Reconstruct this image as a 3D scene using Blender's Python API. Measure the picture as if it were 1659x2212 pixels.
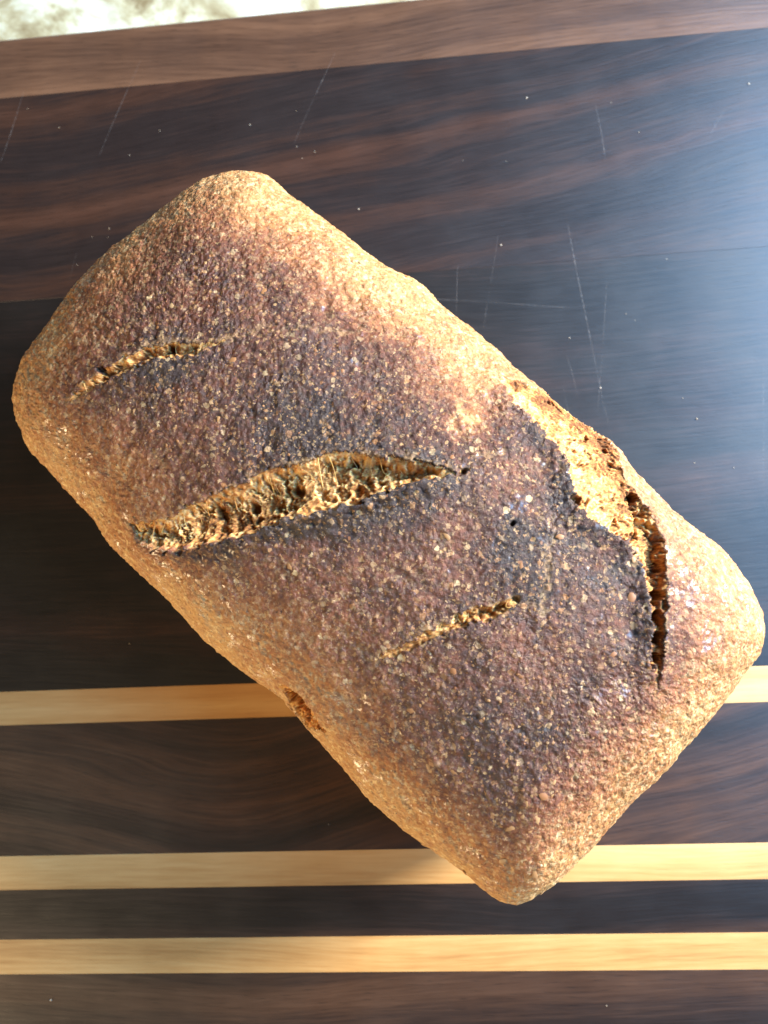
import bpy, math, random
import numpy as np
from mathutils import Matrix, Vector

random.seed(7); rng = np.random.default_rng(7)
for o in list(bpy.data.objects): bpy.data.objects.remove(o)
scene = bpy.context.scene
C = scene.collection

# ------------------------------------------------------------------ camera
# the photograph was studied on a 1659 x 2212 grid; the lens and tilt follow from the board's converging strips
GW, GH, FPX = 1659.0, 2212.0, 1789.0
CAM_H = 0.290
gx, gy = 4.64e-5, -5.0e-5
N_ = np.array([-gx * FPX, -gy * FPX, 1.0]); N_ /= np.linalg.norm(N_)
X_ = np.array([22800.0, 1140.0, FPX]); X_ -= N_ * X_.dot(N_); X_ /= np.linalg.norm(X_)
Y_ = np.cross(N_, X_)
RW = np.stack([X_, Y_, N_])                     # world from camera
fwd = RW @ np.array([0, 0, -1.0])
CAM = -fwd * (CAM_H / -fwd[2])
cam_d = bpy.data.cameras.new('camera'); cam = bpy.data.objects.new('camera', cam_d); C.objects.link(cam)
M = Matrix([list(RW[i]) + [CAM[i]] for i in range(3)] + [[0, 0, 0, 1]])
cam.matrix_world = M
cam_d.sensor_width = 36; cam_d.lens = FPX / GH * 36
cam_d.clip_start = 0.01; cam_d.clip_end = 20
cam_d.dof.use_dof = True; cam_d.dof.focus_distance = 0.222; cam_d.dof.aperture_fstop = 13.0
scene.camera = cam

# ------------------------------------------------------------------ light
w = bpy.data.worlds.new('World'); scene.world = w; w.use_nodes = True
bg = w.node_tree.nodes['Background']; bg.inputs[0].default_value = (1.0, 0.84, 0.66, 1); bg.inputs[1].default_value = 0.075

def area(name, loc, target, sx, sy, power, col):
    l = bpy.data.lights.new(name, 'AREA'); l.shape = 'RECTANGLE'; l.size = sx; l.size_y = sy
    l.energy = power; l.color = col
    o = bpy.data.objects.new(name, l); C.objects.link(o); o.location = loc
    o.rotation_euler = (Vector(target) - Vector(loc)).to_track_quat('-Z', 'Y').to_euler()
    return o
area('window_light', (0.93, 0.36, 0.44), (0, 0, 0.04), 0.34, 0.36, 54, (1.0, 0.96, 0.90))       # direct light of the window on the right
area('window_sky_light', (0.62, 0.15, 0.58), (0.05, 0, 0.0), 0.86, 0.42, 16, (0.16, 0.51, 1.0))   # blue sky through the same window
area('room_light', (-0.98, -0.80, 0.27), (0, 0, 0.04), 0.8, 0.30, 21, (1.0, 0.75, 0.43))           # warm light of the room on the left

vs = scene.view_settings
vs.view_transform = 'Standard'; vs.look = 'None'; vs.exposure = 0.0; vs.gamma = 1.0
scene.cycles.use_denoising = True
scene.cycles.max_bounces = 6

# ------------------------------------------------------------------ small maths
def ray(px, py):
    d = RW @ np.array([px - GW / 2, GH / 2 - py, -FPX]); return d / np.linalg.norm(d)
def at(px, py, z):
    d = ray(px, py); return CAM + d * ((z - CAM[2]) / d[2])
def project(P):
    q = (P - CAM) @ RW
    return np.stack([GW / 2 + FPX * q[:, 0] / -q[:, 2], GH / 2 - FPX * q[:, 1] / -q[:, 2]], 1)
def sstep(a, b, x):
    t = np.clip((x - a) / (b - a), 0, 1); return t * t * (3 - 2 * t)
def hsh(ix, iy, iz, seed):
    h = (ix.astype(np.int64) * 374761393 + iy.astype(np.int64) * 668265263 + iz.astype(np.int64) * 2147483647 + seed * 1274126177) & 0xffffffff
    h = ((h ^ (h >> 13)) * 1274126177) & 0xffffffff
    h = ((h ^ (h >> 16)) * 2246822519) & 0xffffffff
    return ((h ^ (h >> 15)) & 0xffffff) / float(0xffffff)
def vnoise(P, seed=0):
    i = np.floor(P); f = P - i; f = f * f * f * (f * (f * 6 - 15) + 10); i = i.astype(np.int64)
    r = 0
    for dx in (0, 1):
        wx = f[:, 0] if dx else 1 - f[:, 0]
        for dy in (0, 1):
            wy = f[:, 1] if dy else 1 - f[:, 1]
            for dz in (0, 1):
                wz = f[:, 2] if dz else 1 - f[:, 2]
                r = r + wx * wy * wz * hsh(i[:, 0] + dx, i[:, 1] + dy, i[:, 2] + dz, seed)
    return r * 2 - 1
def fbm(P, octv=3, seed=0, gain=0.5):
    a = 1.0; s = 0; n = 0
    for k in range(octv):
        s = s + a * vnoise(P * (2.03 ** k) + 17.3 * k, seed + k); n += a; a *= gain
    return s / n
def worley(P, seed=0):
    """2-D cells: nearest and second nearest distance"""
    i = np.floor(P).astype(np.int64); z = np.zeros(len(P), np.int64)
    f1 = np.full(len(P), 9.0); f2 = f1.copy(); idv = np.zeros(len(P))
    for dx in (-1, 0, 1):
        for dy in (-1, 0, 1):
            cx = i[:, 0] + dx; cy = i[:, 1] + dy
            px = cx + hsh(cx, cy, z, seed); py = cy + hsh(cx, cy, z, seed + 1)
            d = np.hypot(px - P[:, 0], py - P[:, 1])
            n = d < f1
            f2 = np.where(n, f1, np.minimum(f2, d)); idv = np.where(n, hsh(cx, cy, z, seed + 2), idv); f1 = np.where(n, d, f1)
    return f1, f2, idv
def seg_dist(P, poly):
    best = np.full(len(P), 9.0)
    for a, b in zip(poly[:-1], poly[1:]):
        ab = b - a; t = np.clip(((P - a) @ ab) / max(ab @ ab, 1e-12), 0, 1)
        best = np.minimum(best, np.hypot(*(P - a - t[:, None] * ab).T))
    return best
def inside(P, poly):
    r = np.zeros(len(P), bool); n = len(poly)
    for k in range(n):
        x1, y1 = poly[k]; x2, y2 = poly[(k + 1) % n]
        if y1 == y2: continue
        c = ((y1 > P[:, 1]) != (y2 > P[:, 1])) & (P[:, 0] < (x2 - x1) * (P[:, 1] - y1) / (y2 - y1) + x1)
        r ^= c
    return r
def dense(poly, step=0.0008):
    out = []
    for a, b in zip(poly[:-1], poly[1:]):
        n = max(1, int(np.linalg.norm(b - a) / step))
        for k in range(n): out.append(a + (b - a) * k / n)
    out.append(poly[-1]); return np.array(out)

# ------------------------------------------------------------------ node helpers
class NT:
    def __init__(s, name):
        s.m = bpy.data.materials.new(name); s.m.use_nodes = True; s.t = s.m.node_tree
        s.b = s.t.nodes['Principled BSDF']; s.out = s.t.nodes['Material Output']
    def n(s, typ, **kw):
        nd = s.t.nodes.new(typ)
        for k, v in kw.items(): setattr(nd, k, v)
        return nd
    def l(s, a, b): s.t.links.new(a, b)
    def inp(s, sock, v):
        if hasattr(v, 'is_output'): s.l(v, sock)
        elif v is not None: sock.default_value = v
    def math(s, op, a, b=None, c=None, clamp=False):
        nd = s.n('ShaderNodeMath', operation=op); nd.use_clamp = clamp
        for i, v in enumerate((a, b, c)):
            if v is not None: s.inp(nd.inputs[i], v)
        return nd.outputs[0]
    def vmath(s, op, a, b):
        nd = s.n('ShaderNodeVectorMath', operation=op); s.inp(nd.inputs[0], a); s.inp(nd.inputs[1], b); return nd.outputs[0]
    def noise(s, vec, scale, detail=4, rough=0.5, dist=0.0):
        nd = s.n('ShaderNodeTexNoise'); s.inp(nd.inputs['Vector'], vec)
        nd.inputs['Scale'].default_value = scale; nd.inputs['Detail'].default_value = detail
        nd.inputs['Roughness'].default_value = rough; nd.inputs['Distortion'].default_value = dist
        return nd.outputs['Fac']
    def voro(s, vec, scale, out='Distance', feature='F1'):
        nd = s.n('ShaderNodeTexVoronoi', feature=feature); s.inp(nd.inputs['Vector'], vec); nd.inputs['Scale'].default_value = scale
        return nd.outputs[out]
    def ramp(s, fac, stops, interp='LINEAR'):
        nd = s.n('ShaderNodeValToRGB'); s.inp(nd.inputs[0], fac); cr = nd.color_ramp; cr.interpolation = interp
        while len(cr.elements) < len(stops): cr.elements.new(0.5)
        for e, (p, c) in zip(cr.elements, stops):
            e.position = p; e.color = (c, c, c, 1) if isinstance(c, (int, float)) else tuple(c) + (1,)
        return nd.outputs[0]
    def mix(s, fac, a, b, mode='MIX'):
        nd = s.n('ShaderNodeMix', data_type='RGBA', blend_type=mode)
        s.inp(nd.inputs[0], fac); 
        for k, v in ((6, a), (7, b)):
            if isinstance(v, tuple): v = v + (1,)
            s.inp(nd.inputs[k], v)
        return nd.outputs[2]
    def attr(s, name):
        nd = s.n('ShaderNodeAttribute'); nd.attribute_name = name; return nd
    def bump(s, h, strength, dist, prev=None):
        nd = s.n('ShaderNodeBump'); s.inp(nd.inputs['Height'], h)
        nd.inputs['Strength'].default_value = strength; nd.inputs['Distance'].default_value = dist
        if prev is not None: s.l(prev, nd.inputs['Normal'])
        return nd.outputs[0]

def tag(o, label=None, cat=None, group=None, kind=None):
    if label: o['label'] = label
    if cat: o['category'] = cat
    if group: o['group'] = group
    if kind: o['kind'] = kind
    return o
def mesh_obj(name, verts, faces, mat, parent=None, smooth=False, attrs=None):
    me = bpy.data.meshes.new(name)
    verts = np.asarray(verts, np.float32)
    if isinstance(faces, np.ndarray):
        k = faces.shape[1]
        me.vertices.add(len(verts)); me.vertices.foreach_set('co', verts.ravel())
        me.loops.add(faces.size); me.loops.foreach_set('vertex_index', faces.astype(np.int32).ravel())
        me.polygons.add(len(faces)); me.polygons.foreach_set('loop_start', np.arange(0, faces.size, k, dtype=np.int32))
        me.update(calc_edges=True)
    else:
        me.from_pydata([tuple(map(float, v)) for v in verts], [], faces)
    if smooth: me.polygons.foreach_set('use_smooth', np.ones(len(me.polygons), bool))
    for k, v in (attrs or {}).items():
        a = me.attributes.new(k, 'FLOAT', 'POINT'); a.data.foreach_set('value', np.asarray(v, np.float32))
    me.materials.append(mat)
    o = bpy.data.objects.new(name, me); C.objects.link(o)
    if parent: o.parent = parent
    return o
def empty(name, loc):
    o = bpy.data.objects.new(name, None); C.objects.link(o); o.location = loc; o.empty_display_size = 0.02; return o

# ------------------------------------------------------------------ countertop
BT = 0.030   # board thickness
def stone_mat():
    m = NT('polished_stone'); tc = m.n('ShaderNodeTexCoord').outputs['Object']
    n1 = m.noise(tc, 22, 6, 0.62, 1.6); n2 = m.noise(tc, 60, 5, 0.65); v = m.voro(tc, 45)
    c = m.ramp(n1, [(0.34, (0.22, 0.16, 0.08)), (0.44, (0.50, 0.45, 0.28)), (0.52, (0.70, 0.71, 0.55)), (0.64, (0.88, 0.89, 0.82))])
    c = m.mix(m.ramp(n2, [(0.35, 0.6), (0.62, 0.0)]), c, (0.33, 0.27, 0.15))
    c = m.mix(m.ramp(v, [(0.0, 0.35), (0.25, 0.0)]), c, (0.80, 0.80, 0.74))
    m.l(c, m.b.inputs['Base Color']); m.b.inputs['Roughness'].default_value = 0.25
    return m.m
ct = mesh_obj('countertop', [(-0.9, -0.7, -BT - 0.03), (0.9, -0.7, -BT - 0.03), (0.9, 0.8, -BT - 0.03), (-0.9, 0.8, -BT - 0.03),
    (-0.9, -0.7, -BT), (0.9, -0.7, -BT), (0.9, 0.8, -BT), (-0.9, 0.8, -BT)],
    [(3, 2, 1, 0), (4, 5, 6, 7), (0, 1, 5, 4), (1, 2, 6, 5), (2, 3, 7, 6), (3, 0, 4, 7)], stone_mat())
tag(ct, kind='structure')

# ------------------------------------------------------------------ cutting board
def wood_mat(name, stops, bend, freq=60.0, off=0.0, warp=0.006, rough=0.36, pores=0.5, fig=0.5):
    """bend: list of (x0, width, amplitude) humps that bow the growth rings, as in flat-sawn boards"""
    m = NT(name); tc = m.n('ShaderNodeTexCoord').outputs['Object']
    sep = m.n('ShaderNodeSeparateXYZ'); m.l(tc, sep.inputs[0]); x, y, z = sep.outputs
    yy = y
    for x0, wd, am in bend:
        u = m.math('DIVIDE', m.math('SUBTRACT', x, x0), wd)
        g = m.math('DIVIDE', am, m.math('ADD', 1.0, m.math('MULTIPLY', u, u)))
        yy = m.math('ADD', yy, g)
    mp = m.n('ShaderNodeMapping'); m.l(tc, mp.inputs[0]); mp.inputs['Scale'].default_value = (0.18, 1, 1); mp.inputs['Location'].default_value = (off, off * 2.3, 0)
    wv = m.noise(mp.outputs[0], 28, 3, 0.5)
    yy = m.math('ADD', yy, m.math('MULTIPLY', m.math('SUBTRACT', wv, 0.5), warp * 2))
    cb = m.n('ShaderNodeCombineXYZ'); m.l(m.math('MULTIPLY', x, 0.02), cb.inputs[0]); m.l(yy, cb.inputs[1]); cb.inputs[2].default_value = off
    rings = m.noise(cb.outputs[0], freq, 3, 0.55)
    cb2 = m.n('ShaderNodeCombineXYZ'); m.l(m.math('MULTIPLY', x, 0.05), cb2.inputs[0]); m.l(yy, cb2.inputs[1]); cb2.inputs[2].default_value = off + 3
    fine = m.noise(cb2.outputs[0], 900, 3, 0.6)
    cb3 = m.n('ShaderNodeCombineXYZ'); m.l(m.math('MULTIPLY', x, 0.9), cb3.inputs[0]); m.l(m.math('MULTIPLY', y, 0.25), cb3.inputs[1]); cb3.inputs[2].default_value = off
    figure = m.noise(cb3.outputs[0], 55, 3, 0.55)
    f = m.math('ADD', rings, m.math('MULTIPLY', m.math('SUBTRACT', fine, 0.5), 0.30))
    f = m.math('ADD', f, m.math('MULTIPLY', m.math('SUBTRACT', figure, 0.5), 0.25 * fig))
    c = m.ramp(f, stops)
    cb4 = m.n('ShaderNodeCombineXYZ'); m.l(m.math('MULTIPLY', x, 0.07), cb4.inputs[0]); m.l(y, cb4.inputs[1]); cb4.inputs[2].default_value = off
    pv = m.noise(cb4.outputs[0], 1900, 2, 0.5)
    pm = m.ramp(pv, [(0.60, 0.0), (0.72, 1.0)])
    c = m.mix(m.math('MULTIPLY', pm, pores), c, tuple(q * 0.45 for q in stops[0][1]))
    m.l(c, m.b.inputs['Base Color'])
    rn = m.noise(tc, 40, 4, 0.6)
    ro = m.math('ADD', rough - 0.10, m.math('ADD', m.math('MULTIPLY', rn, 0.16), m.math('MULTIPLY', fine, 0.10))); m.l(ro, m.b.inputs['Roughness']); m.l(ro, m.b.inputs['Coat Roughness'])
    m.b.inputs['Coat Weight'].default_value = 0.9; m.l(m.bump(fine, 0.25, 0.0003), m.b.inputs['Coat Normal'])
    h = m.math('ADD', m.math('MULTIPLY', fine, 0.5), m.math('MULTIPLY', pm, -0.7))
    m.l(m.bump(h, 0.20, 0.0002), m.b.inputs['Normal'])
    return m.m

def row(yl, yr):          # world y of a joint seen at the left and right photo edge
    return (at(0, yl, 0)[1] + at(GW, yr, 0)[1]) / 2
edges = [row(84, -84), row(212, 60), row(655, 530), row(1497, 1436), row(1570, 1513), row(1850, 1820),
         row(1925, 1897), row(2030, 2014), row(2106, 2093)]
edges.append(edges[-1] - 0.045)
print('joints', [round(e, 4) for e in edges], 'check', [round(at(0, a, 0)[1] - at(GW, b, 0)[1], 4) for a, b in ((84, -84), (212, 60), (655, 530), (1497, 1436), (1850, 1820), (2106, 2093))])
XL, XR = -0.235, 0.235
DK = [(0.32, (0.008, 0.005, 0.005)), (0.48, (0.016, 0.009, 0.008)), (0.60, (0.036, 0.015, 0.009)), (0.74, (0.062, 0.025, 0.014))]
BR = [(0.30, (0.030, 0.015, 0.010)), (0.45, (0.080, 0.038, 0.021)), (0.60, (0.140, 0.068, 0.036)), (0.76, (0.19, 0.098, 0.052))]
BK = [(0.30, (0.005, 0.004, 0.004)), (0.50, (0.009, 0.006, 0.005)), (0.64, (0.024, 0.011, 0.008)), (0.78, (0.065, 0.027, 0.015))]
MD = [(0.32, (0.009, 0.005, 0.004)), (0.47, (0.025, 0.012, 0.008)), (0.60, (0.052, 0.023, 0.012)), (0.74, (0.085, 0.039, 0.020))]
LT = [(0.30, (0.36, 0.16, 0.045)), (0.44, (0.54, 0.28, 0.090)), (0.55, (0.63, 0.36, 0.130)), (0.70, (0.72, 0.46, 0.19))]
mats = [wood_mat('walnut_brown', BR, [(-0.02, 0.05, 0.010)], 45, 1.0),
        wood_mat('walnut_dark', DK, [(0.16, 0.09, -0.030), (-0.13, 0.06, 0.012)], 50, 2.0, warp=0.010),
        wood_mat('walnut_black', BK, [(0.05, 0.10, 0.010)], 42, 3.4, fig=1.0),
        wood_mat('maple_warm', LT, [], 60, 4.1, 0.003, pores=0.10),
        wood_mat('walnut_figured', [(p, tuple(q * 1.5 for q in c_)) for p, c_ in MD], [(-0.055, 0.060, 0.026), (0.19, 0.07, -0.034)], 75, 5.2),
        wood_mat('maple_pale', LT, [(0.1, 0.05, 0.004)], 60, 6.7, 0.003, pores=0.10),
        wood_mat('walnut_plain', MD, [(0.05, 0.06, 0.008)], 42, 7.3),
        wood_mat('maple_streaked', LT, [(0.0, 0.06, 0.005)], 60, 8.9, 0.003, pores=0.10),
        wood_mat('walnut_warm', MD, [(-0.05, 0.06, 0.006)], 42, 9.6)]
board = empty('cutting_board', (0, (edges[0] + edges[-1]) / 2, -BT))
tag(board, 'striped cutting board of dark walnut planks and narrow pale maple strips', 'cutting board')
by = (edges[0] + edges[-1]) / 2
labels = ['brown walnut plank along the far edge', 'dark walnut plank with reddish grain', 'widest and darkest walnut plank', 'pale maple strip beside the widest dark plank',
          'walnut plank with curved grain', 'pale maple strip in the middle', 'narrow dark walnut plank between two maple strips', 'pale maple strip nearest the viewer', 'brown walnut plank nearest the viewer']
for i in range(9):
    y1, y0 = edges[i] - 0.00001, edges[i + 1] + 0.00001
    b = 0.0022 if i == 0 else 0.00004; e = 0.00004
    # cross-section (y, z) with eased upper arrises, extruded along the board
    prof = [(y0, 0), (y0, BT - e), (y0 + e, BT)]
    for k in range(5):
        a = math.pi / 2 * (1 - k / 4); prof.append((y1 - b + b * math.cos(a), BT - b + b * math.sin(a)))
    prof.append((y1, 0))
    n = len(prof); V = [(x, p[0] - by, p[1]) for x in (XL, XR) for p in prof]
    F = [(k, (k + 1) % n, n + (k + 1) % n, n + k) for k in range(n)] + [tuple(range(n - 1, -1, -1)), tuple(range(n, 2 * n))]
    o = mesh_obj('maple_strip' if i in (3, 5, 7) else 'walnut_plank', V, F, mats[i], board); o['label'] = labels[i]

# knife scratches: shallow pale scores in the surface
def scratch_mat():
    m = NT('scratched_wood'); tc = m.n('ShaderNodeTexCoord').outputs['Object']
    m.b.inputs['Base Color'].default_value = (0.45, 0.42, 0.40, 1); m.b.inputs['Roughness'].default_value = 0.6
    a = m.ramp(m.noise(tc, 700, 4, 0.7), [(0.40, 0.02), (0.66, 0.22)])
    a2 = m.ramp(m.noise(tc, 60, 2, 0.5), [(0.36, 0.15), (0.6, 1.0)])
    m.l(m.math('MULTIPLY', a, a2), m.b.inputs['Alpha'])
    return m.m
SM = scratch_mat()
SCR = [((55, 190), (2, 350), 1.0), ((303, 130), (214, 338), 1.0), ((724, 112), (634, 312), 1.0), ((1287, 225), (1310, 355), 1.3),
       ((1568, 232), (1520, 316), .7), ((1222, 460), (1300, 860), 1.5), ((1300, 860), (1325, 960), .8), ((1075, 510), (1045, 710), 1.1), ((1312, 600), (1290, 900), 1.0),
       ((936, 646), (1232, 664), 1.2), ((1225, 770), (1250, 860), .9), ((990, 570), (984, 680), .8), ((1650, 780), (1648, 1080), .9),
       ((1420, 570), (1405, 640), .5), ((1145, 200), (1085, 290), .4), ((1215, 830), (1238, 930), .7), ((165, 545), (140, 650), .6), ((1190, 870), (1196, 920), .7)]
for (a, b, wd) in SCR:
    A, B = at(*a, 0), at(*b, 0); d = B - A; L = np.linalg.norm(d); d /= L; s = np.array([-d[1], d[0], 0])
    V = []; F = []; n = max(6, int(L / 0.002)); hw = 0.00014 * wd
    for k in range(n + 1):
        t = k / n; p = A + d * L * t + s * 0.00015 * math.sin(t * 5 + a[0]); q = hw * (0.35 + 0.65 * math.sin(math.pi * min(1, max(0, t))) ** 0.5)
        for sgn in (-1, 1): V.append((p[0] + s[0] * q * sgn, p[1] + s[1] * q * sgn - by, BT + 0.00006))
        if k: F.append((2 * k - 2, 2 * k - 1, 2 * k + 1, 2 * k))
    mesh_obj('knife_scratch', V, F, SM, board)

# ------------------------------------------------------------------ the loaf
ZW, ZT = 0.050, 0.082
OUT = [(555,370),(590,383),(625,425),(690,465),(750,510),(800,550),(860,592),(925,628),(945,658),(1000,700),(1060,748),(1150,822),(1230,890),(1330,965),
       (1365,1012),(1440,1090),(1500,1140),(1560,1190),(1603,1240),(1638,1300),(1646,1345),(1636,1400),(1600,1455),(1550,1530),(1450,1640),(1360,1740),
       (1250,1850),(1180,1918),(1130,1950),(1090,1956),(1050,1937),(1000,1892),(900,1810),(800,1722),(700,1612),(620,1530),(540,1470),(450,1390),(350,1282),
       (240,1172),(200,1112),(130,1040),(60,968),(30,905),(28,860),(48,790),(90,728),(160,632),(240,550),(340,465),(400,420),(450,386),(500,373)]
NT_, NR, NS = 2300, 210, 60
def resample(P, n):
    Q = np.vstack([P, P[:1]]); s = np.r_[0, np.cumsum(np.hypot(*np.diff(Q, axis=0).T))]
    t = np.linspace(0, s[-1], n, endpoint=False); return np.stack([np.interp(t, s, Q[:, k]) for k in range(2)], 1)
def csmooth(A, sig):
    f = np.fft.fftfreq(len(A)); g = np.exp(-2 * (math.pi * f * sig) ** 2)
    return np.real(np.fft.ifft(np.fft.fft(A, axis=0) * (g[:, None] if A.ndim == 2 else g), axis=0))
trace = np.array([at(x, y, ZW + 0.004)[:2] for x, y in OUT])
OL = csmooth(resample(trace, NT_), 7)
cen = OL.mean(0); u_, s_, vt = np.linalg.svd(OL - cen); ax = vt[0] if vt[0][0] > 0 else -vt[0]; bx = np.array([-ax[1], ax[0]])
LOC = np.array([cen[0], cen[1], 0.0])
q = (OL - cen) @ ax; SEG = 0.5 * (q.max() - q.min()) - 0.040
SP = cen + np.outer(SEG * np.tanh(1.15 * q / SEG) / math.tanh(1.15 * q.max() / SEG) * 0.97, ax)
print('loaf length', q.max() - q.min(), 'width', np.ptp((OL - cen) @ bx))
prof = []      # (r, z) from the base up to the crown
for k in range(NS):
    s = k / NS
    zz = ZW * s; ins = 0.115 * (1 - s) ** 1.6
    if zz < 0.006: ins += 0.08 * (1 - math.sqrt(max(0, 1 - (1 - zz / 0.006) ** 2)))
    prof.append((1 - ins, zz))
pp = 2.35; th = np.linspace(0, math.pi / 2, 4000); cr = np.cos(th) ** (2 / pp); cz = np.sin(th) ** (2 / pp)
al = np.r_[0, np.cumsum(np.hypot(np.diff(cr) * 0.047, np.diff(cz) * (ZT - ZW)))]
tt = np.linspace(0, al[-1], NR); rr = np.interp(tt, al, cr); zz = np.interp(tt, al, cz)
rr[-1] = 0.004
prof = np.array(prof + [(r, ZW + (ZT - ZW) * z) for r, z in zip(rr, zz)]); NP = len(prof)
R = prof[:, 0][:, None, None]
XY = SP[None] * (1 - R) + OL[None] * R
Z = np.repeat(prof[:, 1][:, None], NT_, 1)
# the crown is a little higher toward the near right end and swells between the cuts
along = ((XY - cen) @ ax) / 0.1
up = np.clip((Z - ZW) / (ZT - ZW), 0, 1)
Z = Z + up * (0.0030 * along - 0.004 * along ** 4)
V = np.concatenate([XY, Z[..., None]], 2).reshape(-1, 3)
V += np.stack([vnoise(V * 38, 3), vnoise(V * 38, 5), 0.6 * vnoise(V * 38, 8)], 1) * 0.0008 * np.clip(V[:, 2:] / 0.01, 0, 1)
idx = np.arange(NP * NT_).reshape(NP, NT_)
a, b = idx[:-1], idx[1:]
quads = np.stack([a, np.roll(a, -1, 1), np.roll(b, -1, 1), b], 2).reshape(-1, 4)
def vnormals(V):
    G = V.reshape(NP, NT_, 3)
    du = np.roll(G, -1, 1) - np.roll(G, 1, 1); dv = np.gradient(G, axis=0)
    n = np.cross(du, dv); return (n / np.maximum(np.linalg.norm(n, axis=2, keepdims=True), 1e-12)).reshape(-1, 3)
area2 = np.sum(OL[:, 0] * np.roll(OL[:, 1], -1) - np.roll(OL[:, 0], -1) * OL[:, 1])
Nn = vnormals(V)
if Nn[idx[NS + 5, 10]] @ np.array([*(OL[10] - cen), 0]) < 0: Nn = -Nn; quads = quads[:, ::-1]
Nn[idx[-6:].ravel()] = (0, 0, 1)
top = V[:, 2] > ZW * 0.9
TI = np.where(top)[0][::3]; TPX = project(V[TI])
def on(px, py):                               # plan position of a feature seen at that photo point
    k = TI[np.argmin((TPX[:, 0] - px) ** 2 + (TPX[:, 1] - py) ** 2)]; return V[k, :2].copy()
def line(pts): return np.array([on(*p) for p in pts])

CUTS = [  # name, label, high edge, low edge, depth, strand size, lip
 ('score_cut', 'short scored cut near the far left end with dark holes',
  [(142,868),(165,838),(205,800),(255,772),(300,748),(350,734),(405,735),(440,742),(490,732)],
  [(142,868),(175,858),(225,826),(275,803),(320,778),(370,772),(420,765),(455,752),(490,732)], 0.0022, 0.0018, 0.0003),
 ('score_cut', 'widest scored cut with open golden crumb across the middle',
  [(278,1128),(320,1128),(372,1118),(400,1090),(445,1075),(490,1058),(545,1030),(600,1008),(650,1000),(700,982),(745,975),(800,985),(860,990),(920,1000),(1003,1020)],
  [(278,1128),(300,1160),(335,1180),(390,1190),(445,1178),(500,1166),(560,1150),(620,1122),(690,1108),(750,1092),(810,1072),(860,1052),(920,1036),(1003,1020)], 0.0048, 0.0022, 0.0020),
 ('score_cut', 'thin shallow scored cut toward the near end',
  [(805,1430),(850,1404),(895,1378),(940,1352),(990,1330),(1040,1310),(1080,1296),(1120,1300)],
  [(805,1430),(858,1416),(905,1392),(955,1368),(1005,1352),(1050,1340),(1085,1328),(1120,1300)], 0.0026, 0.0016, 0.0003),
 ('split_seam', 'long torn split along the right shoulder with bright crumb',
  [(1082,815),(1105,870),(1140,905),(1180,948),(1215,1000),(1232,1050),(1248,1100),(1290,1130),(1350,1170),(1388,1225),(1403,1290),(1407,1360),(1410,1430),(1422,1505)],
  [(1082,815),(1120,825),(1180,868),(1240,912),(1300,950),(1330,975),(1352,1030),(1385,1085),(1414,1130),(1433,1175),(1438,1260),(1433,1350),(1426,1420),(1422,1505)], 0.0052, 0.0026, 0.0014),
 ('side_crack', 'small crack low on the left side',
  [(600,1478),(640,1494),(664,1522),(686,1554),(708,1584)],
  [(600,1478),(614,1502),(640,1538),(664,1566),(708,1584)], 0.0026, 0.0014, 0.0004)]
Vp = V[:, :2]; nv = len(V)
cid = np.full(nv, -1); tone_shade = np.zeros(nv); disp = np.zeros(nv); bake = np.zeros(nv); pale = np.zeros(nv)
ti = np.where(top)[0]; P2 = Vp[ti]
jit = np.stack([vnoise(V[ti] * 520, 21) + 0.9 * vnoise(V[ti] * 1300, 23), vnoise(V[ti] * 520, 25) + 0.9 * vnoise(V[ti] * 1300, 27)], 1) * 0.0007
dlip = np.zeros(nv)
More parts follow.
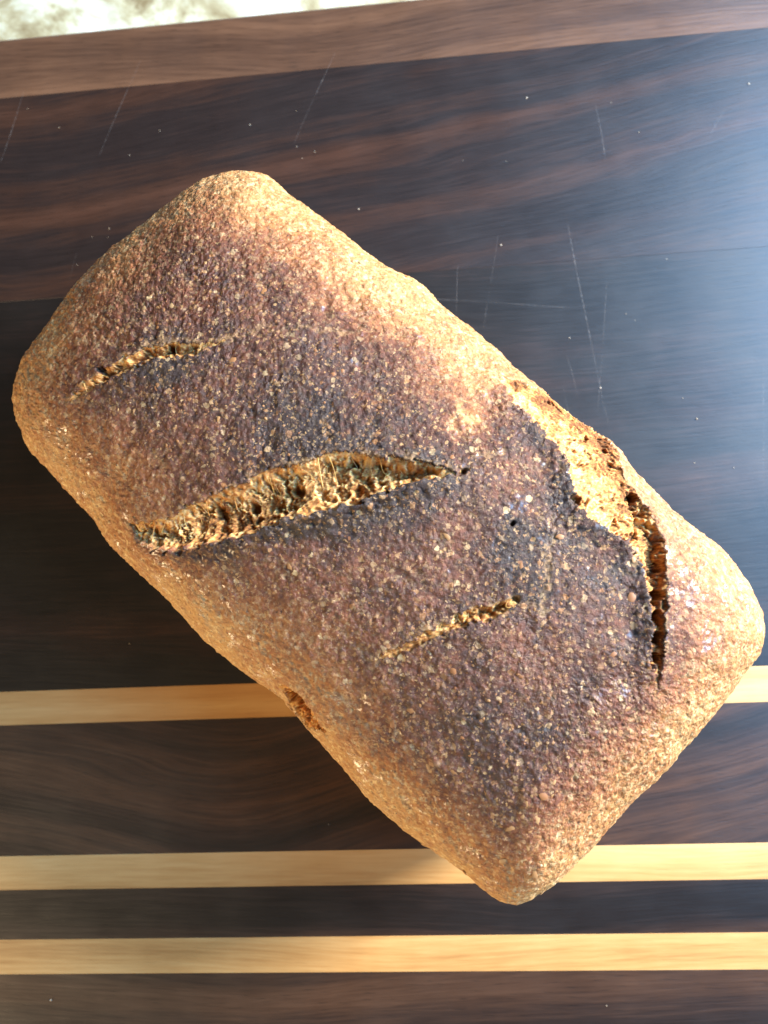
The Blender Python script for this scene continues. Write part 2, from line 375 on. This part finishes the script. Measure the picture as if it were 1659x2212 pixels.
for ci, (nm, lb, hi, lo, depth, cell, lip) in enumerate(CUTS):
    H_, L_ = line(hi), line(lo); H_[1:-1] += (np.array([L_[np.argmin(np.hypot(*(L_ - h).T))] for h in H_[1:-1]]) - H_[1:-1]) * (0.18 if ci == 0 else 0.0); poly = np.vstack([H_, L_[::-1][1:-1]])
    mn, mx = poly.min(0) - 0.012, poly.max(0) + 0.012
    s = np.where(((P2 > mn) & (P2 < mx)).all(1))[0]; Q = P2[s] + jit[s]; gi = ti[s]
    dh, dl = seg_dist(Q, H_), seg_dist(Q, L_); ins = inside(Q, poly)
    d = np.minimum(dh, dl); c = dh / (dh + dl + 1e-9)
    e = poly[len(H_) - 1] - poly[0]; e /= np.linalg.norm(e); f = np.array([-e[1], e[0]])
    A = Q @ e; B = Q @ f
    AB = np.stack([A, B, A * 0], 1)
    wA = vnoise(AB * 300, 40 + ci) + 0.7 * vnoise(AB * 900, 44 + ci); wB = vnoise(AB * 300, 48 + ci) + 0.7 * vnoise(AB * 900, 52 + ci)
    f1, f2, cidv = worley(np.stack([A / cell + 0.42 * wA, B / (cell * 1.7) + 0.35 * wB], 1), 60 + ci)
    g1, g2, gid = worley(np.stack([A / (cell * 0.38) + 0.4 * wB, B / (cell * 0.6) + 0.4 * wA], 1), 80 + ci)
    wall = np.exp(-((f2 - f1) / (0.10 + 0.18 * gid)) ** 2) * (0.45 + 0.55 * sstep(-0.4, 0.3, vnoise(AB * 420, 56 + ci)))
    fine = np.exp(-((g2 - g1) / 0.22) ** 2)
    tl = np.clip(((Q - poly[0]) @ e) / np.linalg.norm(poly[len(H_) - 1] - poly[0]), 0, 1)
    dm = depth * ((0.10 + 0.90 * sstep(0, 0.35, tl)) if ci == 1 else (0.22 + 0.78 * sstep(0.42, 0.72, tl)) if ci == 3 else 1.0)
    dm = dm * np.clip((dh + dl) / (0.007 if ci in (1, 3) else 0.004), 0.25 if ci != 3 else 0.5, 1)
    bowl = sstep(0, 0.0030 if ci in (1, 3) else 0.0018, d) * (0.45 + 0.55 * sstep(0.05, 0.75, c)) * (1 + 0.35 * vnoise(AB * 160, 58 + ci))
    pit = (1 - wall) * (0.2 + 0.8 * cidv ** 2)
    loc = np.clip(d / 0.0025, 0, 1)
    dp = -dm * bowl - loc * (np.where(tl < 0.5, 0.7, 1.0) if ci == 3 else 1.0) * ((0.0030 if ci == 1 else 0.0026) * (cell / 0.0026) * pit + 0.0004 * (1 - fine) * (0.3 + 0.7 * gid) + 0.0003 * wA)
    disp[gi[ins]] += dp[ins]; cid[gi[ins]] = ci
    tone_shade[gi[ins]] = np.clip(0.50 * wall + 0.40 * fine + 0.22 * wB - 0.30 * bowl * c + 0.22 + ((0.12 - 0.38 * sstep(0.40, 0.75, c)) * (tl < 0.5) - 0.30 * sstep(0.5, 0.7, tl) if ci == 3 else 0.12 if ci == 1 else 0.0), 0, 1)[ins]  # crumb tone; shade in pits and slit, and brighter lit crumb, painted in
    # lips: the crust curls up beside the opening, mostly on the low edge (the ear) or the high edge of the split
    edge = dh if ci == 3 else dl
    lp = lip * np.exp(-(edge / 0.0035) ** 2) + 0.3 * lip * np.exp(-(d / 0.003) ** 2)
    ends = np.minimum(1, np.minimum(np.hypot(*(Q - poly[0]).T), np.hypot(*(Q - H_[-1]).T)) / 0.012)
    disp[gi[~ins]] += (lp * ends)[~ins]
    dk = np.exp(-(edge / 0.0055) ** 2) * ends * (0.32 if ci == 1 else 0.20 if ci in (0, 3) else 0.05)
    bake[gi[~ins]] += dk[~ins]
    pale[gi[~ins]] = np.maximum(pale[gi[~ins]], (np.exp(-((dh if ci < 3 else dl) / 0.0009) ** 2) * 0.55 * sstep(-0.1, 0.5, vnoise(AB * 900, 33) + 0.4 * vnoise(AB * 300, 34)))[~ins])
# deep round holes in the cuts, with shade painted into their crumb colour: (px, py, radius mm, depth mm)
for hx, hy, rx, dpt in [(218,800,1.3,4),(367,750,1.1,4),(1420,1290,2.0,4),(1420,1330,1.6,4),(1418,1380,1.5,4),(1416,1425,1.3,3),(1112,1298,0.8,1.6),
                       (640,1060,1.6,3),(765,1002,1.1,4),(470,1110,2.0,3),(825,1006,1.0,3),(1240,1085,1.7,3),(1365,1075,1.5,3),(1270,945,1.2,2),(1107,1128,0.8,2.2),(605,1520,1.4,3),(540,1095,1.4,3),(1000,1022,.9,2)]:
    c0 = on(hx, hy); D = np.hypot(*(P2 + jit * 0.8 - c0).T) / (rx * 0.001)
    disp[ti] -= dpt * 0.001 * np.clip(1 - D ** 3, 0, 1) ; tone_shade[ti] *= 1 - 0.6 * np.exp(-D ** 2)
    if (hx, hy) in ((1112, 1298), (1107, 1128)): bake[ti] += 0.8 * np.exp(-(D / 1.4) ** 2)  # two small pits: recess shade painted in through the bake value
# hairline creases where the pale dough shows
HAIR = [[(490,732),(560,712),(640,708),(720,716),(800,712),(862,722)], [(1003,1020),(1040,985),(1085,975)], [(1195,1120),(1190,1190),(1180,1260),(1170,1320)], [(740,1512),(790,1560),(850,1600)],
        [(690,545),(715,600),(760,640),(800,690)], [(760,610),(830,650),(900,665),(960,720)], [(1000,760),(1060,800),(1085,820)], [(640,1430),(660,1470),(700,1490),(745,1500)], [(745,1395),(780,1400),(805,1430)], [(1120,1300),(1150,1310)], [(130,760),(120,830),(142,868)]]
for hpts in HAIR:
    Lh = line(hpts); mn, mx = Lh.min(0) - 0.005, Lh.max(0) + 0.005
    s = np.where(((P2 > mn) & (P2 < mx)).all(1))[0]; d = seg_dist(P2[s] + jit[s] * 1.8, Lh)
    br = 0.5 + 0.5 * vnoise(V[ti[s]] * 300, 31)
    disp[ti[s]] -= 0.0002 * np.exp(-(d / 0.0006) ** 2); pale[ti[s]] = np.maximum(pale[ti[s]], np.exp(-(d / 0.0005) ** 2) * br * 0.6)
# baked colour: pale at the tin-side shoulders, dark on the crown, with charred places
dout = np.full(nv, 0.0)
ed = seg_dist(P2, np.vstack([OL[::10], OL[:1]]))
ang = ((P2 - cen) @ bx) / 0.05; lon = ((P2 - cen) @ ax) / 0.1
sw = np.clip(-ang, 0, 1) ** 2; bk = 0.22 - 0.16 * sw + sstep(0.0, 0.034 , ed + 0.007 * fbm(V[ti] * 90, 3, 51)) * (0.50 + 0.14 * sw)
bk += 0.13 * fbm(V[ti] * 110, 4, 55)
for x, y, rad, val in [(620,990,90,.35),(780,960,120,.15),(720,1120,80,.3),(900,1065,80,.35),(1150,950,70,.3),(1225,1070,50,.4),(1130,1230,80,.35),(1100,1170,50,.25),(1340,1230,70,.2),
                       (350,795,70,.3),(640,830,200,.18),(1050,1640,150,.25),(1300,1400,120,.12),(480,1110,60,-.1),(520,410,110,-.22),(640,470,90,-.15),(860,640,120,-.25),(1200,1830,150,-.12),(1550,1380,130,-.10),(420,1290,120,-.2),(700,600,120,-.12),(280,1000,110,-.12),(900,1700,110,-.25),(150,780,120,-.2),(980,1150,100,-.12),(1480,1560,110,-.2),(1010,800,90,-.15),(1005,910,26,-1.0),(700,1290,140,-.15)]:
    d = np.hypot(*(P2 + jit * 3 - on(x, y)).T) / (rad * 0.000135); bk += 0.75 * val * np.exp(-d ** 2)
bake[ti] += bk
bake = np.clip(bake + 0.0, -0.2, 1.3)
# crust relief: puckers, tiny blisters, fine grit
relief = 0.00030 * fbm(V * 260, 2, 71) + 0.00026 * fbm(V * 560, 2, 73) + 0.00020 * fbm(V * 1300, 2, 75) + 0.0007 * fbm(V * 70, 2, 77)
w1, w2, wi = worley((V[:, :2] - cen) * 700 + 0.4 * jit.mean(), 91)
relief[top] += (0.00010 * np.exp(-(w1[top] / 0.33) ** 2) * (wi[top] > 0.6)) - 0.00002 * np.exp(-((w2 - w1)[top] / 0.15) ** 2)
soft = np.clip(V[:, 2] / 0.004, 0, 1)
disp = disp + relief * np.where(cid >= 0, 0.45, 1.0) * soft
Dir = np.where(((cid >= 0) & (cid < 4))[:, None], np.array([[0.0, 0.0, 1.0]]) * 0.8 + Nn * 0.2, Nn)
Vd = V + Dir * disp[:, None]
# close the crown: zip the two chains of the last ring; close the base
last = idx[-1]; qq = (Vd[last, :2] - cen) @ ax; i0, i1 = int(np.argmin(qq)), int(np.argmax(qq))
if i0 < i1: chA = list(last[i0:i1 + 1]); chB = list(np.r_[last[i1:], last[:i0 + 1]][::-1])
else: chA = list(np.r_[last[i0:], last[:i1 + 1]]); chB = list(last[i1:i0 + 1][::-1])
tri = []; ia = ib = 0; key = {int(v): float(x) for v, x in zip(last, qq)}
while ia < len(chA) - 1 or ib < len(chB) - 1:
    if ib == len(chB) - 1 or (ia < len(chA) - 1 and key[int(chA[ia + 1])] <= key[int(chB[ib + 1])]):
        tri.append((chA[ia], chA[ia + 1], chB[ib])); ia += 1
    else: tri.append((chA[ia], chB[ib + 1], chB[ib])); ib += 1
tri = np.array([t for t in tri if len(set(map(int, t))) == 3])
tn = np.cross(Vd[tri[:, 1]] - Vd[tri[:, 0]], Vd[tri[:, 2]] - Vd[tri[:, 0]])[:, 2]
tri[tn < 0] = tri[tn < 0][:, ::-1]
Vl = Vd - LOC

def crust_mat():
    m = NT('baked_crust'); tc = m.n('ShaderNodeTexCoord').outputs['Object']
    bk = m.attr('bake').outputs['Fac']; pl = m.attr('pale').outputs['Fac']
    n1 = m.noise(tc, 160, 5, 0.62); n2 = m.noise(tc, 620, 4, 0.62); n3 = m.noise(tc, 45, 3, 0.5)
    f = m.math('ADD', bk, m.math('MULTIPLY', m.math('SUBTRACT', n1, 0.5), 0.55))
    f = m.math('ADD', f, m.math('MULTIPLY', m.math('SUBTRACT', n2, 0.5), 0.80))
    f = m.math('ADD', f, m.math('MULTIPLY', m.math('SUBTRACT', n3, 0.5), 0.25))
    c = m.ramp(f, [(0.0, (0.51, 0.275, 0.098)), (0.20, (0.39, 0.160, 0.047)), (0.40, (0.265, 0.087, 0.028)), (0.58, (0.155, 0.045, 0.018)), (0.78, (0.080, 0.025, 0.013)), (1.0, (0.033, 0.016, 0.012))])
    wn = m.n('ShaderNodeTexNoise'); m.l(tc, wn.inputs['Vector']); wn.inputs['Scale'].default_value = 900; wn.inputs['Detail'].default_value = 3
    sc_ = m.n('ShaderNodeVectorMath', operation='SCALE'); m.l(wn.outputs['Color'], sc_.inputs[0]); sc_.inputs['Scale'].default_value = 0.0016
    wob = m.vmath('ADD', tc, sc_.outputs[0])
    # fine bran and meal specks in the crust
    def specks(scale, lo, hi, keep, col, c, k):
        nd = m.n('ShaderNodeTexVoronoi'); m.l(m.vmath('ADD', wob, (k, k * 2, k * 3)), nd.inputs['Vector']); nd.inputs['Scale'].default_value = scale
        sp = m.n('ShaderNodeSeparateColor'); m.l(nd.outputs['Color'], sp.inputs[0])
        rad = m.math('MULTIPLY', m.math('SUBTRACT', sp.outputs[0], keep), hi / (1 - keep))
        msk = m.math('MULTIPLY', m.math('SUBTRACT', rad, nd.outputs['Distance']), 9.0, clamp=True)
        msk = m.math('MULTIPLY', msk, m.math('MULTIPLY_ADD', sp.outputs[1], 0.75, 0.15))
        return m.mix(msk, c, m.mix(sp.outputs[2], col[0], col[1]))
    # pale floury mottling, strongest where the crust is least baked
    mo = m.math('MULTIPLY', m.ramp(m.noise(m.vmath('ADD', tc, (3, 1, 2)), 560, 5, 0.72), [(0.52, 0.0), (0.62, 1.0)]), m.ramp(bk, [(0.08, 0.85), (0.40, 0.34), (0.80, 0.04)]))
    c = m.mix(mo, c, (0.74, 0.53, 0.26))
    c = specks(1250, 0, 0.85, 0.70, ((0.50, 0.29, 0.11), (0.32, 0.12, 0.04)), c, 1.0)
    c = specks(680, 0, 0.75, 0.76, ((0.58, 0.39, 0.19), (0.38, 0.15, 0.045)), c, 2.3)
    c = specks(1800, 0, 0.8, 0.70, ((0.50, 0.30, 0.13), (0.06, 0.028, 0.020)), c, 4.1)
    c = m.mix(pl, c, (0.48, 0.27, 0.11))
    m.l(c, m.b.inputs['Base Color'])
    rn = m.noise(tc, 110, 3, 0.6)
    m.l(m.ramp(rn, [(0.36, 0.66), (0.50, 0.52), (0.68, 0.30)]), m.b.inputs['Roughness'])
    m.b.inputs['Specular IOR Level'].default_value = 0.42
    h = m.noise(m.vmath('ADD', tc, (5, 2, 7)), 1300, 5, 0.68)
    m.l(m.ramp(m.noise(m.vmath('ADD', tc, (2, 8, 3)), 150, 4, 0.7), [(0.56, 0.0), (0.66, 0.9)]), m.b.inputs['Coat Weight']); m.b.inputs['Coat Roughness'].default_value = 0.16
    h2 = m.noise(m.vmath('ADD', tc, (9, 4, 1)), 520, 3, 0.55)
    m.l(m.bump(h, 0.8, 0.0006, m.bump(h2, 0.7, 0.0009)), m.b.inputs['Normal'])
    return m.m
def crumb_mat():
    m = NT('open_crumb'); tc = m.n('ShaderNodeTexCoord').outputs['Object']
    h = m.attr('crumb_tone_shade').outputs['Fac']; n = m.noise(tc, 700, 4, 0.65)
    f = m.math('ADD', h, m.math('MULTIPLY', m.math('SUBTRACT', n, 0.5), 0.7))
    c = m.ramp(f, [(0.0, (0.15, 0.058, 0.022)), (0.30, (0.36, 0.150, 0.045)), (0.60, (0.54, 0.265, 0.085)), (0.95, (0.68, 0.43, 0.18))])  # dark end colours pits and the slit as if shaded
    m.l(c, m.b.inputs['Base Color']); m.b.inputs['Roughness'].default_value = 0.8; m.b.inputs['Specular IOR Level'].default_value = 0.15
    m.b.inputs['Subsurface Weight'].default_value = 0.6; m.b.inputs['Subsurface Radius'].default_value = (1.0, 0.55, 0.25); m.b.inputs['Subsurface Scale'].default_value = 0.0018
    m.l(m.bump(m.noise(tc, 1500, 4, 0.6), 0.5, 0.0004), m.b.inputs['Normal'])
    return m.m
CM, KM = crust_mat(), crumb_mat()
loaf = empty('bread_loaf', tuple(LOC))
tag(loaf, 'dark brown crusty rectangular tin loaf with scored top lying diagonally on the board', 'bread')
qc = cid[quads]; fcut = np.where((qc >= 0).sum(1) >= 3, qc.max(1), -1); fcut_t = np.where((cid[tri] >= 0).sum(1) >= 2, cid[tri].max(1), -1)
def submesh(name, qsel, tsel, mat, attrs, extra=None):
    F = np.vstack([quads[qsel][:, [0, 1, 2]], quads[qsel][:, [0, 2, 3]], tri[tsel]] + ([extra] if extra is not None else []))
    used = np.unique(F); mp = np.full(nv, -1); mp[used] = np.arange(len(used))
    return mesh_obj(name, Vl[used], mp[F], mat, loaf, True, {k: v[used] for k, v in attrs.items()})
base = idx[0]; m_ = NT_ // 2   # flat base as a strip between opposite outline points
bt = [(base[k], base[NT_ - 1 - k], base[k + 1]) for k in range(m_ - 1)] + [(base[k + 1], base[NT_ - 1 - k], base[NT_ - 2 - k]) for k in range(m_ - 1)]
bt = np.array([t for t in bt if len(set(map(int, t))) == 3])
submesh('crust', fcut == -1, fcut_t == -1, CM, {'bake': bake, 'pale': pale}, bt)
for ci, cdef in enumerate(CUTS):
    o = submesh(cdef[0], fcut == ci, fcut_t == ci, KM, {'crumb_tone_shade': tone_shade}); o['label'] = cdef[1]

# torn gluten strands bridging the open cuts
def tube(pts, rad, sides=4):
    V = []; F = []; n = len(pts)
    for k in range(n):
        t = pts[min(k + 1, n - 1)] - pts[max(k - 1, 0)]; t /= np.linalg.norm(t) + 1e-12
        a_ = np.cross(t, (0.3, 0.5, 0.8)); a_ /= np.linalg.norm(a_); b_ = np.cross(t, a_)
        rk = rad * (1.25 - 0.9 * math.sin(math.pi * k / (n - 1)) ** 0.7 * 0.7)
        for j in range(sides):
            q_ = 2 * math.pi * j / sides; V.append(pts[k] + (a_ * math.cos(q_) + b_ * math.sin(q_)) * rk)
        if k: F += [((k - 1) * sides + j, (k - 1) * sides + (j + 1) % sides, k * sides + (j + 1) % sides, k * sides + j) for j in range(sides)]
    return V, F
for ci, cnt, rad in ((0, 7, 0.00012), (1, 34, 0.00013), (2, 6, 0.00010), (3, 6, 0.00013)):
    H_, L_ = line(CUTS[ci][2]), line(CUTS[ci][3]); gi = np.where(cid == ci)[0]; Q = Vp[gi]
    dh, dl = seg_dist(Q, H_), seg_dist(Q, L_); c = dh / (dh + dl + 1e-9); wd = dh + dl
    hiS = np.where((c < 0.12) & (wd > 0.0014))[0]; SV, SF, SH = [], [], []; nb = 0
    for _ in range(cnt):
        i_ = rng.choice(hiS); p0 = Vl[gi[i_]]
        aim = Q[i_] + (L_[np.argmin(np.hypot(*(L_ - Q[i_]).T))] - Q[i_]) * rng.uniform(0.12, 0.5) + rng.normal(size=2) * 0.0010
        j_ = np.argmin(np.hypot(*(Q - aim).T)); p1 = Vl[gi[j_]]
        mid = (p0 + p1) / 2 + np.array([0, 0, rng.uniform(-0.0004, 0.0012)]) + np.r_[rng.normal(size=2) * 0.0009, 0]
        pts = [(1 - t) ** 2 * p0 + 2 * t * (1 - t) * mid + t * t * p1 for t in np.linspace(0, 1, 7)]
        v, f = tube(np.array(pts), rad * rng.uniform(0.6, 1.5)); SV += v; SF += [tuple(x + nb for x in q_) for q_ in f]; nb += len(v); SH += [rng.uniform(0.35, 0.85)] * len(v)
    cut = [o for o in loaf.children if o.get('label') == CUTS[ci][1]][0]
    o = mesh_obj('crumb_strands', np.array(SV), np.array(SF), KM, cut, True, {'crumb_tone_shade': SH}); tag(o, kind='stuff')

# bran flakes pressed into the crust
def flake_mat():
    m = NT('bran_flake'); tc = m.n('ShaderNodeTexCoord').outputs['Object']
    oi = m.n('ShaderNodeObjectInfo'); pass
    c = m.ramp(m.attr('tone').outputs['Fac'], [(0.0, (0.20, 0.065, 0.025)), (0.3, (0.32, 0.125, 0.040)), (0.6, (0.44, 0.22, 0.08)), (0.85, (0.60, 0.40, 0.19)), (1.0, (0.78, 0.62, 0.38))])
    c = m.mix(m.math('MULTIPLY', m.noise(tc, 1500, 3, 0.6), 0.5), c, (0.28, 0.12, 0.045))
    m.l(c, m.b.inputs['Base Color']); m.b.inputs['Roughness'].default_value = 0.55
    return m.m
FM = flake_mat()
Nd = vnormals(Vd)
if Nd[idx[NS + 5, 10]] @ np.array([*(OL[10] - cen), 0]) < 0: Nd = -Nd
def flake_geo(r, rn):
    k = rn.integers(6, 9); a = np.sort(np.arange(k) * 2 * math.pi / k + rn.uniform(-.3, .3, k)); rad = rn.uniform(.65, 1.1, k)
    st = rn.uniform(.6, 1.0)
    o = np.stack([np.cos(a) * rad, np.sin(a) * rad * st, np.full(k, -0.14)], 1); i_ = np.stack([np.cos(a) * rad * .6, np.sin(a) * rad * st * .6, 0.24 + rn.uniform(-.06, .06, k)], 1)
    v = np.vstack([o, i_]) * r
    f = [(j, (j + 1) % k, k + (j + 1) % k) for j in range(k)] + [(j, k + (j + 1) % k, k + j) for j in range(k)] + [(k, k + j, k + j + 1) for j in range(1, k - 1)]
    return v, f
cand = np.where((V[:, 2] > ZW - 0.012) & (cid < 0) & (bake < 1.05))[0]
# even out the density: weight by the area each vertex stands for
G = Vd.reshape(NP, NT_, 3); wa = (np.linalg.norm(np.roll(G, -1, 1) - G, axis=2) * np.linalg.norm(np.gradient(G, axis=0), axis=2)).ravel()[cand]
wa = wa * (1 + 1.2 * (bake[cand] < 0.42)); pick = rng.choice(cand, 4400, replace=False, p=wa / wa.sum())
def frame(k, rn):
    n = Nd[k] * 0.5 + Nn[k] * 0.5; n /= np.linalg.norm(n); t = np.cross(n, rn.normal(size=3)); t /= np.linalg.norm(t)
    return np.stack([t, np.cross(n, t), n], 1)
sizes = np.clip(rng.lognormal(math.log(0.00023), 0.70, len(pick)), 0.00010, 0.0013)
order = np.argsort(-sizes); pick = pick[order]; sizes = sizes[order]
var = []
for k in range(10):
    rn = np.random.default_rng(100 + k); v, f = flake_geo(1.0, rn)
    me = bpy.data.meshes.new('bran_flake'); me.from_pydata([tuple(map(float, q)) for q in v], [], f)
    at_ = me.attributes.new('tone', 'FLOAT', 'POINT'); at_.data.foreach_set('value', np.full(len(v), 0.18 + 0.062 * k, np.float32)); me.materials.append(FM)
    me.polygons.foreach_set('use_smooth', np.ones(len(me.polygons), bool)); var.append(me)
NAMED = [(1160,1770,.0019,8),(1103,1790,.0015,7),(1130,1765,.0010,8),(1155,1892,.0019,6),(925,1655,.0014,6),(1085,1860,.0013,8),(990,1765,.0012,7),(625,1223,.0012,6),(1295,1745,.0012,9),(370,660,.0009,9),
         (310,665,.0008,9),(250,965,.0011,5),(1200,1690,.001,7),(1340,1290,.001,5),(1208,1160,.0012,4),(1165,1215,.0012,4),(470,905,.0009,7),(1430,1650,.0011,8),(1350,1705,.0012,8),(1000,1890,.0014,7)]
tiP = ti[::2]; tpx = project(Vd[tiP])
picks = [(int(tiP[np.argmin((tpx[:, 0] - x) ** 2 + (tpx[:, 1] - y) ** 2)]), r, t) for x, y, r, t in NAMED] + [(int(k), float(s), int(min(9, rng.integers(1, 8) + 8 * max(0, 0.5 - bake[k])))) for k, s in zip(pick[:280], sizes[:280])]
for k, r, t in picks:
    o = bpy.data.objects.new('bran_flake', var[t]); C.objects.link(o); o.parent = loaf
    Rm = frame(k, rng); p = Vl[k]
    mw = Matrix([[*(Rm[i] * r * (0.45 if i > 9 else 1)), p[i]] for i in range(3)] + [[0, 0, 0, 1]]); mw = mw @ Matrix.Diagonal((1, 1, 0.32, 1)); o.matrix_local = mw
FV, FF, FT = [], [], []; nb = 0
for k, s in zip(pick[280:], sizes[280:]):
    v, f = flake_geo(s, rng); v[:, 2] *= 0.6; v = v @ frame(k, rng).T + Vl[k]
    FV.append(v); FF.append(np.array(f) + nb); FT.append(np.full(len(v), np.clip(0.06 + 0.68 * rng.beta(1.4, 2.1) + 0.90 * max(0, 0.5 - bake[k]), 0, 1))); nb += len(v)
o = mesh_obj('bran_meal', np.vstack(FV), np.vstack(FF), FM, loaf, True, {'tone': np.concatenate(FT)}); tag(o, kind='stuff')

# ------------------------------------------------------------------ crumbs on the board
def crumb_dot_mat():
    m = NT('pale_crumb'); tc = m.n('ShaderNodeTexCoord').outputs['Object']
    m.l(m.ramp(m.noise(tc, 900, 3, 0.6), [(0.3, (0.45, 0.33, 0.2)), (0.7, (0.75, 0.68, 0.55))]), m.b.inputs['Base Color']); m.b.inputs['Roughness'].default_value = 0.6
    return m.m
DM = crumb_dot_mat()
cv = []
for k in range(5):
    rn = np.random.default_rng(300 + k); nlat = 4; pts = []
    import bmesh
    bm = bmesh.new(); bmesh.ops.create_icosphere(bm, subdivisions=1, radius=1.0)
    for v in bm.verts: v.co = Vector((v.co.x * rn.uniform(.6, 1.2), v.co.y * rn.uniform(.5, 1.1), (v.co.z + 0.5) * rn.uniform(.4, .7)))
    zmin = min(v.co.z for v in bm.verts)
    for v in bm.verts: v.co.z -= zmin
    me = bpy.data.meshes.new('bread_crumb'); bm.to_mesh(me); bm.free(); me.materials.append(DM); cv.append(me)
CR = [(128,276),(236,494),(199,512),(233,513),(640,240),(641,317),(680,328),(653,342),(1380,286),(1617,182),(1320,222),(775,452),(1082,530),(1000,348),(166,572),(345,283),(280,335),(398,462),
      (1094,349),(1138,212),(1352,678),(1372,692),(1297,838),(1505,905),(1500,1000),(1570,1200),(710,1780),(280,1390),(1475,860),(1462,1195),(540,270),(60,235),(1230,730),(1585,1010),(1440,560),(1195,1905),(110,2160),(1310,2172)]
for i, (x, y) in enumerate(CR):
    p = at(x, y, 0.0); o = bpy.data.objects.new('bread_crumb', cv[i % 5]); C.objects.link(o); o.location = (p[0], p[1], 0.00002)
    s = random.choice((0.00012, 0.00016, 0.0002, 0.00024, 0.00034)); o.scale = (s, s, s); o.rotation_euler = (0, 0, random.uniform(0, 6.3))
    tag(o, 'tiny pale bread crumb lying on the dark wood beside the loaf', 'crumb', 'crumbs scattered over the cutting board')
print('verts', nv)
